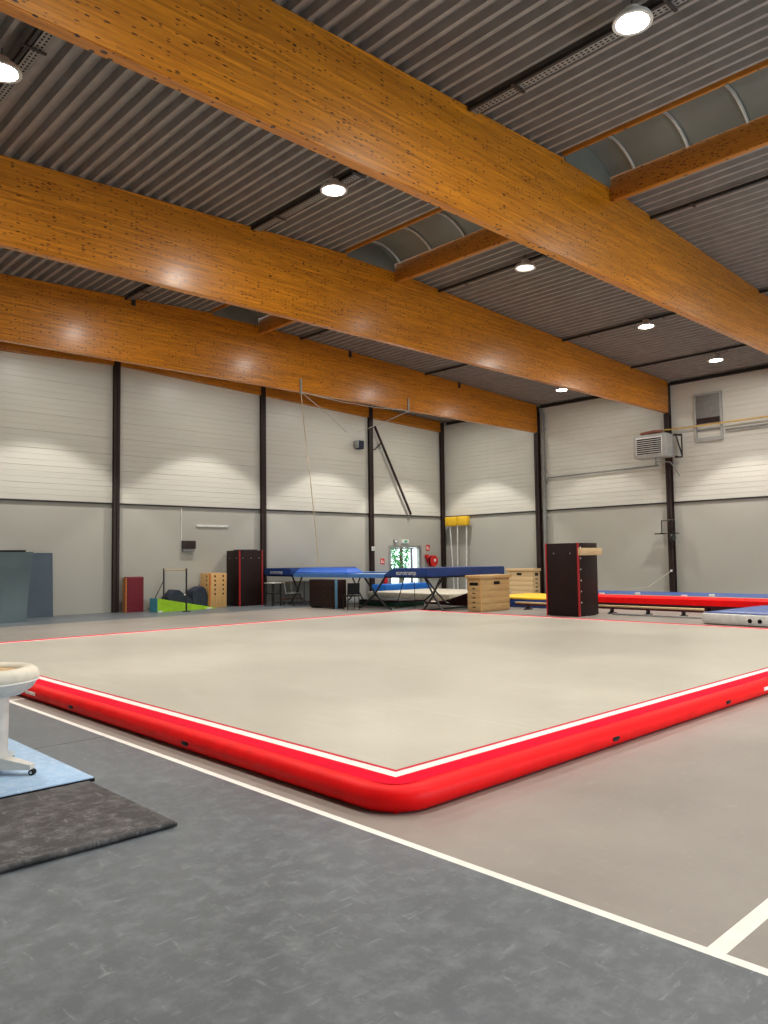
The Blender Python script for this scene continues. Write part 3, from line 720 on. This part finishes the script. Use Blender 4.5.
t = thing('metal_chair', 'tubular grey metal chair between the small table and the folding table', 'chair', (17.0, 22.55, 0), math.radians(12))
m = MB(); m.box((-0.2, -0.2, 0.44), (0.2, 0.2, 0.465), 'grey_metal', 0.01); m.build('seat', t)
for (a, b) in ((-1, -1), (1, -1), (-1, 1), (1, 1)):
    m = MB(); m.tube([(0.21*a, 0.22*b, 0), (0.18*a, 0.18*b, 0.45)], 0.014, 'black_steel', 8); m.build('leg', t)
m = MB(); m.tube([(-0.18, 0.18, 0.45), (-0.18, 0.25, 0.85), (-0.1, 0.26, 0.93), (0.1, 0.26, 0.93), (0.18, 0.25, 0.85), (0.18, 0.18, 0.45)], 0.014, 'grey_metal', 8); m.build('back_frame', t)
# things on the left wall
t = thing('wall_box', 'dark brown box on the left wall fed by a white conduit', 'wall box', (13.78, Y1, 2.08))
m = MB(); m.box((0, -0.16, 0), (0.50, 0, 0.28), 'column', 0.01); m.build('case', t)
m = MB(); m.box((0.02, -0.14, -0.10), (0.46, 0, 0.0), 'pipe_grey', 0.005); m.build('grey_base', t)
m = MB(); m.box((-0.02, -0.03, 0.0), (0.01, 0, 1.44), 'white_paint'); m.build('conduit', t)
m = MB(); m.box((14.38, Y1-0.05, 2.86), (15.68, Y1, 2.93), 'white_paint', 0.004); tag(m.build('white_batten'), 'thin white horizontal batten high on the lower left wall', 'batten')
m = MB(); m.box((22.72, 24.52, 1.98), (22.88, 24.56, 2.16), 'white_paint', 0.006); m.box((22.77, 24.512, 2.05), (22.83, 24.522, 2.12), 'pipe_grey'); tag(m.build('thermostat'), 'small white thermostat on the column left of the exit door', 'thermostat')
t = thing('loudspeaker', 'small navy loudspeaker high on the left wall beside a column', 'loudspeaker', (21.85, 24.72, 6.30))
m = MB(); m.box((0.07, -0.34, 0), (0.36, -0.05, 0.36), 'foam_navy', 0.02); m.build('case', t)
m = MB(); m.box((0.0, -0.34, 0.03), (0.05, -0.05, 0.35), 'grey_metal', 0.01); m.build('grey_side', t)
m = MB(); m.box((0.18, -0.05, 0.12), (0.26, 0.0, 0.25), 'black_steel'); m.build('bracket', t)
# door signs, extinguisher, hose reel
t = thing('exit_sign', 'white illuminated exit sign box above the glass door', 'sign', (24.72, Y1, 2.31))
m = MB(); m.box((0, -0.08, 0), (0.42, 0, 0.17), 'sign_white', 0.01); m.build('case', t)
m = MB(); m.box((0.12, -0.086, 0.04), (0.30, -0.08, 0.13), 'sign_green'); m.build('pictogram', t)
m = MB(); m.box((24.22, Y1-0.06, 2.32), (24.45, Y1, 2.47), 'pipe_grey', 0.006); m.box((24.26, Y1-0.064, 2.35), (24.41, Y1-0.058, 2.44), 'sign_white'); tag(m.build('alarm_box'), 'small grey alarm box left of the exit sign', 'alarm box')
def red_sign(x, z, s, label):
    t = thing('fire_sign', label, 'sign', (x, Y1, z), 0, 'red fire signs')
    m = MB(); m.box((0, -0.012, 0), (s, 0, s), 'signal_red'); m.build('panel', t)
    m = MB(); m.box((s*0.2, -0.016, s*0.2), (s*0.42, -0.012, s*0.8), 'sign_white'); m.prism([(s*0.55, s*0.2), (s*0.82, s*0.2), (s*0.68, s*0.7)], 'Y', -0.016, -0.012, 'sign_white'); m.build('pictogram', t)
red_sign(26.32, 1.98, 0.26, 'red fire sign on the wall above the hose reel')
red_sign(23.42, 1.40, 0.24, 'red fire sign left of the glass door above the extinguisher')
t = thing('fire_extinguisher', 'red fire extinguisher hanging left of the glass exit door', 'fire extinguisher', (23.60, 24.62, 0.40))
m = MB(); m.lathe([(0.0, 0), (0.085, 0.0), (0.09, 0.03), (0.09, 0.40), (0.06, 0.47), (0.03, 0.49), (0.0, 0.49)], 'signal_red', 20); m.build('cylinder', t)
m = MB(); m.box((-0.02, -0.07, 0.49), (0.02, 0.06, 0.54), 'black', 0.006); m.build('valve', t)
m = MB(); m.tube([(0.03, 0, 0.51), (0.11, 0, 0.45), (0.12, 0, 0.2)], 0.013, 'black', 8); m.build('hose', t)
m = MB(); m.box((-0.03, 0.08, 0.2), (0.03, 0.128, 0.45), 'black_steel'); m.build('bracket', t)
t = thing('hose_reel', 'red fire hose reel on the wall right of the exit door', 'hose reel', (26.60, Y1-0.035, 1.50))
m = MB(); m.disc((0, -0.05, 0), (0, -1, 0), 0.26, 0.025, 'signal_red', 32); m.disc((0, -0.20, 0), (0, -1, 0), 0.26, 0.025, 'signal_red', 32); m.disc((0, -0.05, 0), (0, -1, 0), 0.12, 0.16, 'signal_red', 20); m.build('drum', t)
m = MB(); m.disc((0, -0.075, 0), (0, -1, 0), 0.22, 0.12, 'black', 28); m.build('hose', t)
m = MB(); m.box((-0.40, -0.16, 0.12), (-0.28, 0, 0.30), 'signal_red', 0.01); m.box((-0.28, -0.05, -0.06), (0.06, 0, 0.2), 'signal_red'); m.build('arm', t)
m = MB(); m.disc((0.05, -0.225, 0.03), (0, -1, 0), 0.07, 0.006, 'sign_white', 16); m.build('round_label', t)

# ---------------------------------------------------------------- trampoline
TX0, TX1 = 17.25, 20.35
t = thing('trampoline', 'big blue trampoline with raised padded end decks standing on crossed legs', 'trampoline', (TX0, 18.0, 0))
tw = TX1-TX0
m = MB()
for xx in (0.06, tw-0.06): m.tube([(xx, -1.8, 1.06), (xx, 6.5, 1.06)], 0.035, 'black_steel', 8)
for yy in (-1.8, 0.0, 2.4, 4.8, 6.5): m.tube([(0.06, yy, 1.06), (tw-0.06, yy, 1.06)], 0.035, 'black_steel', 8)
m.build('steel_frame', t)
m = MB(); m.box((0.45, 0.3, 1.09), (tw-0.45, 4.6, 1.10), 'white_pvc'); m.build('jumping_bed', t)
m = MB()
for a, b in (((-0.06, 0.0, 1.09), (0.45, 4.75, 1.15)), ((tw-0.45, 0.0, 1.09), (tw+0.06, 4.75, 1.15)), ((0.45, 0.0, 1.09), (tw-0.45, 0.3, 1.15)), ((0.45, 4.6, 1.09), (tw-0.45, 4.75, 1.15))):
    m.box(a, b, 'pad_blue', 0.015)
m.box((-0.075, 0.0, 1.02), (-0.055, 4.75, 1.13), 'pad_blue')
m.build('side_pads', t)
def deck(y0, y1, flip, x1):
    m = MB(); z0, z1, s = 1.07, 1.335, 0.42
    poly = [(y0, z0), (y1, z0), (y1, z1-0.2) if not flip else (y1, z1), (y1-s, z1) if not flip else (y1, z1), (y0, z1) if not flip else (y0+s*0.12, z1), (y0, z1) if not flip else (y0, z1-0.15)]
    P = []
    for p in poly:
        if not P or p != P[-1]: P.append(p)
    m.prism(P, 'X', -0.1, x1, 'navy_vinyl')
    bmesh.ops.bevel(m.bm, geom=m.bm.edges[:], offset=0.02, segments=2, affect='EDGES')
    return m.build('end_deck', t)
dk = deck(-1.88, -0.02, False, 3.72)
dk2 = deck(4.85, 6.55, True, tw)
text('eurotramp', 0.20, (-0.104, -1.02, 1.19), (PI/2, 0, -PI/2), 'white_pvc', dk, 'lettering')
text('eurotramp', 0.18, (-0.104, 5.75, 1.19), (PI/2, 0, -PI/2), 'white_pvc', dk2, 'lettering')
m = MB(); m.box((0, 0, 0), (0.75, 2.95, 0.19), 'blue_vinyl', 0.03)
for v in m.bm.verts:
    if v.co.z > 0.12:
        if v.co.x < 0.3: v.co.x += 0.22
        if v.co.y < 1: v.co.y += 0.30
tag(m.build('throw_mat', None, (TX0+0.02, 19.86, 1.152)), 'bright blue throw mat lying on the trampoline bed', 'mat')
def legset(y, spread, x):
    m = MB()
    m.tube([(x, y-spread*0.55, 1.05), (x, y+0.02, 0.45), (x, y+spread*0.55, 0.10), (x, y+spread*0.8, 0.03)], 0.03, 'black_steel', 8)
    m.tube([(x+0.07, y+spread*0.6, 1.05), (x+0.07, y-0.02, 0.45), (x+0.07, y-spread*0.5, 0.10), (x+0.07, y-spread*0.75, 0.03)], 0.03, 'black_steel', 8)
    m.build('leg', t)
for x in (0.08, tw-0.15):
    legset(0.62, 0.95, x); legset(-1.95, 0.62, x); legset(4.75, 0.6, x)
for P_, r_ in (([(0.1, -0.75, 1.05), (0.1, -0.35, 0.06)], 0.014), ([(0.5, -0.8, 1.05), (0.5, -0.8, 0.06)], 0.010), ([(0.08, -1.3, 0.03), (tw-0.15, -1.3, 0.03)], 0.028)):
    m = MB(); m.tube(P_, r_, 'black_steel', 8); m.build('brace', t)

# mats under and behind the trampoline
t = thing('low_mat', 'low mat with dark green side and maroon top under the trampoline', 'mat', (18.75, 18.9, 0))
m = MB(); m.box((0, 0, 0), (1.25, 2.1, 0.14), 'green_edge', 0.03); m.build('green_side', t)
m = MB(); m.box((0.02, 0.02, 0.14), (1.24, 2.08, 0.19), 'dark_maroon', 0.02); m.build('maroon_top', t)
m = MB(); m.box((22.45, 23.4, 0.0), (25.2, 24.3, 0.56), 'door_blue', 0.05); tag(m.build('crash_mat'), 'bright blue thick crash mat lying in front of the exit door', 'crash mat')
m = MB(); m.box((20.95, 18.6, 0.0), (24.6, 22.9, 0.34), 'beige_mat', 0.04); tag(m.build('landing_bed'), 'wide beige landing bed on the floor behind the trampoline', 'landing mat')
t = thing('ramp_mat', 'maroon sided mat curving upwards left of the front vaulting box', 'ramp mat', (20.45, 17.02, 0))
P = []
for i in range(13):
    f = i/12; P.append((2.3*f, 0.07 + 0.46*max(0, (0.85-f)/0.85)**1.4 + 0.03*max(0, (f-0.85)/0.15)))
m = MB(); m.prism([(0, 0)] + P + [(2.3, 0)], 'X', 0, 0.08, 'dark_maroon'); m.build('maroon_side', t)
m = MB(); m.prism([(0, 0)] + [(a, b-0.004) for a, b in P] + [(2.3, 0)], 'X', 0.08, 0.46, 'beige_mat'); m.build('beige_top', t)

# ---------------------------------------------------------------- vaulting boxes
def vault(loc, wx, wy, h, label, slots_left):
    t = thing('vaulting_box', label, 'vaulting box', loc, 0, 'wooden vaulting boxes')
    m = MB(); n = 5; z = 0.02
    hs = (h-0.12)/n
    for k in range(n): m.box((0.0, 0.0, z+hs*k+0.003), (wx, wy, z+hs*(k+1)), 'box_wood', 0.004)
    m.box((0.02, 0.02, 0), (wx-0.02, wy-0.02, h-0.1), 'pine'); m.build('box_frame', t)
    m = MB(); m.box((-0.05, -0.05, h-0.10), (wx+0.05, wy+0.05, h), 'box_wood', 0.02); m.build('padded_top', t)
    m = MB(); m.box((wx*0.45, -0.006, h-0.29), (wx*0.65, 0.0, h-0.20), 'black'); m.build('hand_slot', t)
    m = MB(); m.box((-0.006, wy*0.18, h-0.31), (0.0, wy*0.82, h-0.22), 'black'); m.build('hand_slot', t)
    for k in range(5):
        m = MB(); m.box((-0.006, wy*0.40, h-0.42-0.14*k), (0.0, wy*0.62, h-0.39-0.14*k), 'black'); m.build('finger_slot', t)
    m = MB(); m.box((-0.012, -0.012, 0.0), (0.03, 0.03, h-0.10), 'pine'); m.build('corner_post', t)
    return t
vault((18.36, 15.03, 0), 1.42, 0.52, 1.10, 'tan wooden vaulting box in front of the right end of trampoline', True)
t = thing('vaulting_box', 'pale wooden vaulting box by the end wall, left of its column', 'vaulting box', (26.3, 18.80, 0), 0, 'wooden vaulting boxes')
m = MB()
for k in range(5): m.box((0, 0, 0.02+0.2*k+0.003), (0.5, 1.3, 0.02+0.2*(k+1)), 'pale_wood', 0.004)
m.box((0.02, 0.02, 0), (0.48, 1.28, 1.04), 'pine'); m.build('box_frame', t)
m = MB(); m.box((-0.04, -0.04, 1.04), (0.54, 1.34, 1.16), 'pale_wood', 0.02); m.build('padded_top', t)
m = MB(); m.box((-0.006, 0.55, 0.88), (0, 0.8, 0.97), 'black'); m.build('hand_slot', t)
m = MB(); m.box((0.15, -0.006, 0.86), (0.37, 0, 0.97), 'black'); m.build('hand_slot', t)
for k in range(4):
    m = MB(); m.box((0.18, -0.006, 0.70-0.16*k), (0.34, 0, 0.74-0.16*k), 'black'); m.build('finger_slot', t)
# yellow topped mat between
t = thing('landing_mat', 'thick mat with yellow top and navy sides between vaulting box and tall crate', 'landing mat', (20.75, 14.3, 0))
m = MB(); m.box((0, 0, 0), (2.7, 2.7, 0.26), 'navy_vinyl', 0.03); m.build('navy_side', t)
m = MB(); m.box((0.01, 0.01, 0.26), (2.69, 2.69, 0.32), 'yellow', 0.02); m.build('yellow_top', t)

# tall dark crate in the middle of the far side
t = tall_crate((18.42, 11.66, 0), 0.98, 1.06, 2.0, 'tall dark brown crate with red edges standing alone near the end wall', 0)
m = MB(); m.box((-0.02, -0.10, 1.66), (1.06, 0.0, 1.86), 'pale_wood', 0.012); m.build('wooden_plank', t, label='pale wooden plank bolted across the side')
for k in range(6):
    m = MB(); m.disc((0.12, 0.011, 1.88-0.30*k), (0, -1, 0), 0.022, 0.006, 'white_pvc', 10); m.build('bolt', t)

# low balance beam
t = thing('balance_beam', 'low wooden balance beam on small feet behind the tall crate', 'balance beam', (20.0, 9.0, 0))
m = MB(); m.box((0, 0, 0.185), (0.12, 6.0, 0.235), 'pale_wood', 0.012); m.build('wooden_rail', t)
m = MB(); m.box((0.02, 0.02, 0.13), (0.10, 5.98, 0.186), 'dark_maroon'); m.build('maroon_side', t)
for yy in (0.5, 1.5, 2.6, 4.2, 5.5):
    m = MB(); m.box((-0.12, yy, 0), (0.24, yy+0.09, 0.035), 'black_steel', 0.006); m.box((0.03, yy, 0.03), (0.09, yy+0.09, 0.14), 'black_steel'); m.tube([(-0.1, yy+0.045, 0.03), (0.05, yy+0.045, 0.13)], 0.015, 'black_steel', 6); m.build('foot', t)
m = MB(); m.box((19.62, 8.6, 0.0), (19.72, 11.4, 0.045), 'galv', 0.01); tag(m.build('steel_rail'), 'grey steel rail lying on the floor in front of the balance beam', 'rail')
# tumbling track
t = thing('tumbling_track', 'long tumbling track with red near pad and blue far pad along end wall', 'tumbling track', (22.3, 5.6, 0))
L = 8.6
m = MB(); m.box((0.05, 0, 0.0), (0.12, L, 0.24), 'dark_maroon'); m.box((2.5, 0, 0), (2.57, L, 0.24), 'dark_maroon')
for k in range(9): m.box((0.05, 0.05+k*1.05, 0.0), (2.57, 0.12+k*1.05, 0.1), 'black_steel')
m.build('steel_frame', t)
m = MB(); m.prism([(-0.05, 0.16), (-0.05, 0.33), (0.10, 0.37), (0.75, 0.37), (0.75, 0.30), (0.05, 0.24)], 'Y', 0, L, 'red_vinyl'); m.build('red_pad', t, label='red near pad')
m = MB(); m.box((0.75, 0, 0.30), (2.0, L, 0.325), 'grey_metal'); m.build('track_bed', t)
m = MB(); m.prism([(2.0, 0.30), (2.0, 0.335), (2.60, 0.405), (2.60, 0.2)], 'Y', 0, L+1.55, 'royal_pad'); m.build('blue_pad', t, label='blue far pad')
for (a, b) in ((0.6, 8.0), (0.6, 5.2), (0.6, 2.2), (0.62, 1.95), (1.85, 7.4), (1.85, 4.9), (1.85, 2.7)):
    m = MB(); m.box((a, b, 0.37 if a < 1 else 0.325), (a+0.10, b+0.16, 0.425 if a < 1 else 0.40), 'white_paint', 0.012); m.build('pad_strap', t)
m = MB(); m.tube([(X1-0.3, 13.4, 1.05), (26.2, 13.75, 0.5), (24.6, 14.3, 0.415)], 0.012, 'cable', 6); m.lathe([(0.0, 0), (0.04, 0.0), (0.04, 0.08), (0, 0.08)], 'white_paint', 12, (X1-0.3, 13.4, 1.02))
tag(m.build('tie_strap'), 'pale strap tied from the heater column down to the tumbling track', 'strap')
# inflatable air track
t = thing('air_track', 'white sided inflatable air track with blue top at the right edge', 'air track', (18.25, 8.28, 0), math.radians(-3))
m = MB(); m.box((0, -3.6, 0.0), (3.4, 0, 0.27), 'white_pvc', 0.09); m.build('white_sides', t)
m = MB(); m.box((0.07, -3.53, 0.268), (3.33, -0.07, 0.282), 'royal_pad', 0.006); m.build('blue_top', t, label='blue top')
m = MB(); m.box((0.4, -3.5, 0.282), (0.45, -0.3, 0.286), 'sign_white'); m.build('white_line', t)
for yy in (-1.17, -1.39):
    m = MB(); m.disc((0.004, yy, 0.125), (-1, 0, 0), 0.05, 0.012, 'black', 16); m.build('valve', t)

# ---------------------------------------------------------------- right wall equipment
t = thing('unit_heater', 'grey louvred unit heater mounted on the end wall column', 'heater', (26.45, 13.02, 5.17))
m = MB(); m.box((0, 0, 0), (0.60, 1.26, 0.86), 'heater_grey', 0.04); m.build('casing', t)
m = MB(); m.box((-0.012, 0.14, 0.12), (0.004, 1.16, 0.76), 'white_paint', 0.004); m.build('front_frame', t)
for k in range(8):
    m = MB(); z = 0.15+k*0.074; m.prism([(-0.03, z), (-0.012, z+0.035), (-0.012, z-0.0), (-0.02, z-0.012)], 'Y', 0.17, 1.12, 'black'); m.build('louvre', t)
m = MB(); m.tube([(0.2, 0.5, 0.0), (0.2, 0.5, -0.28)], 0.022, 'pipe_grey', 8); m.tube([(0.2, 0.5, -0.14), (0.5, 0.1, -0.17), (0.95, -0.02, -0.65)], 0.018, 'pipe_grey', 8); m.build('drain_pipe', t)
m = MB(); m.tube([(0.1, 1.0, 0.91), (0.15, 0.55, 0.96), (0.3, 0.25, 0.96)], 0.05, 'rust', 8); m.tube([(0.2, 0.9, 0.90), (0.3, 0.3, 0.92)], 0.05, 'rust', 8); m.build('copper_pipes', t)
m = MB()
for a, b in (((0.7, -0.26, 0.82), (0.7, 0.2, 0.82)), ((0.7, -0.26, 0.82), (0.7, -0.26, 0.0)), ((0.7, -0.26, 0.0), (0.7, 0.0, 0.0)), ((0.7, -0.26, 0.05), (0.7, -0.05, 0.80)), ((0.5, -0.1, 0.82), (0.95, -0.1, 0.82)), ((0.5, -0.1, 0.02), (0.95, -0.1, 0.02))):
    m.tube([a, b], 0.028, 'black_steel', 6)
m.build('bracket', t)
t = thing('wall_vent', 'grey framed wall vent with half open flap on the end wall', 'vent', (X1-0.03, 11.42, 5.68))
w_, h_ = 1.0, 1.74
m = MB(); m.box((-0.10, 0, 0), (0, 0.07, h_), 'heater_grey'); m.box((-0.10, w_-0.07, 0), (0, w_, h_), 'heater_grey'); m.box((-0.10, 0.07, 0), (0, w_-0.07, 0.14), 'heater_grey'); m.box((-0.10, 0.07, h_-0.06), (0, w_-0.07, h_), 'heater_grey'); m.build('frame', t)
m = MB(); m.box((-0.09, 0.07, 0.84), (-0.06, w_-0.07, h_-0.06), 'pipe_grey', 0.006); m.build('flap', t)
m = MB(); m.box((-0.075, 0.07, 0.66), (-0.02, w_-0.07, 0.84), 'column'); m.box((-0.05, 0.07, 0.38), (-0.02, w_-0.07, 0.44), 'pipe_grey'); m.build('cross_bar', t)
m = MB(); m.tube([(27.38, 14.5, 6.24), (27.38, 13.62, 6.245), (27.28, 13.42, 6.25), (27.38, 13.2, 6.25), (27.38, 4.0, 6.26)], 0.028, 'gas_yellow', 8)
tag(m.build('gas_pipe'), 'thin yellow gas pipe running along the end wall above the heater', 'pipe')
m = MB(); m.tube([(27.46, 11.3, 6.0), (27.46, 4.0, 6.02)], 0.035, 'pipe_grey', 8); tag(m.build('grey_pipe'), 'grey pipe along the end wall right of the wall vent', 'pipe')
m = MB(); m.tube([(27.47, 18.80, 4.70), (27.47, 18.80, 4.86), (27.47, 18.72, 4.92), (27.47, 14.4, 4.97), (27.4, 13.8, 4.97)], 0.032, 'pipe_grey', 8); tag(m.build('grey_pipe'), 'grey pipe along the end wall from the downpipe to the heater', 'pipe')
t = thing('bracket_frame', 'black steel bracket frame on the end wall column below the heater', 'bracket', (27.1, 13.42, 2.40))
m = MB()
for a, b in (((0.1, -0.26, 0.05), (0.1, -0.26, 0.50)), ((0.1, 0.24, 0.05), (0.1, 0.24, 0.50)), ((0.1, -0.26, 0.50), (0.1, 0.24, 0.50)), ((0.0, -0.26, 0.03), (0.26, -0.26, 0.03)), ((0.0, 0.24, 0.03), (0.26, 0.24, 0.03))): m.tube([a, b], 0.022, 'black_steel', 6)
m.build('frame', t)
m = MB(); m.box((0.0, -0.36, 0.0), (0.24, 0.48, 0.035), 'black_steel'); m.build('shelf', t)
m = MB(); m.disc((0.1, -0.12, -0.12), (0, -1, 0), 0.14, 0.1, 'black_steel', 16); m.build('winch_drum', t)
# yellow topped poles in the corner
t = thing('pole_rack', 'white poles with yellow padded heads standing in the far corner', 'pole rack', (27.25, 22.9, 0))
for a, b in ((0.05, 0.66), (0.70, 1.38)):
    m = MB(); m.box((-0.12, a, 3.10), (0.14, b, 3.53), 'yellow', 0.06); m.build('yellow_head', t, label='yellow padded head')
for (a, b) in ((0.15, 0.2), (0.70, 0.70), (1.15, 0.92)):
    m = MB(); m.tube([(0, a, 3.12), (-0.02, (a+b)/2, 1.5), (-0.05, b, 0.0)], 0.03, 'white_paint', 8); m.build('pole', t)

# ---------------------------------------------------------------- ropes under the farthest beam
m = MB(); m.tube([(14.78, 19.12, 6.85), (14.92, 19.12, 5.6), (15.12, 19.12, 4.2), (15.30, 19.12, 2.7), (15.42, 19.12, 1.62)], 0.014, 'rope', 6); m.lathe([(0.0, 0.0), (0.03, 0.02), (0.03, 0.12), (0, 0.14)], 'rope', 8, (15.42, 19.12, 1.5))
tag(m.build('climbing_rope'), 'long pale rope hanging slightly askew from the farthest beam', 'rope')
t = thing('spotting_rig', 'thin spotting belt cables slung between two brackets on the farthest beam', 'cable rig', (14.78, 19.12, 6.86))
for xx in (0.0, 4.78):
    m = MB(); m.box((xx-0.03, -0.02, -0.06), (xx+0.03, 0.03, 0.42), 'grey_metal', 0.006); m.build('bracket', t)
for P in ([(0, 0, 0), (1.1, 0.05, -0.55), (1.95, 0.1, -1.05)], [(4.78, 0, -0.02), (3.6, 0.05, -0.55), (2.5, 0.1, -0.98)], [(0, 0, 0), (1.6, 0, -0.09), (3.2, 0, -0.09), (4.78, 0, 0)]):
    m = MB(); m.tube(P, 0.011, 'cable', 6); m.build('cable', t)

# ---------------------------------------------------------------- outside the door
def tree(x, y, h, label, sp):
    t = thing('tree', label, 'tree', (x, y, -0.02), 0, 'trees outside the exit door')
    m = MB(); m.tube([(0, 0, 0), (0.05, 0, h*0.5), (0, 0.05, h*0.8)], [0.14, 0.1, 0.05], 'bark', 8); m.build('trunk', t)
    m = MB(); rnd = random.Random(int(x*100))
    for k in range(1500):
        a, b, rr = rnd.uniform(0, 2*PI), rnd.uniform(-1, 1), rnd.uniform(0.5, 1)**0.5
        c_ = Vector((math.cos(a)*math.sqrt(1-b*b)*sp*rr, math.sin(a)*math.sqrt(1-b*b)*sp*rr, h*0.55+b*h*0.5*rr))
        u = Vector((rnd.uniform(-1, 1), rnd.uniform(-1, 1), rnd.uniform(-1, 1))).normalized(); v = u.orthogonal().normalized(); s = rnd.uniform(0.06, 0.12)
        m._put([c_-u*s, c_+v*s*0.5, c_+u*s, c_-v*s*0.5], [[0, 1, 2, 3]], 'foliage')
    m.build('crown', t)
tree(29.4, 31.2, 3.6, 'leafy green tree seen through the left pane of the exit door', 0.9)
tree(33.5, 33.6, 4.2, 'leafy green tree seen through the middle of the exit door', 0.55)
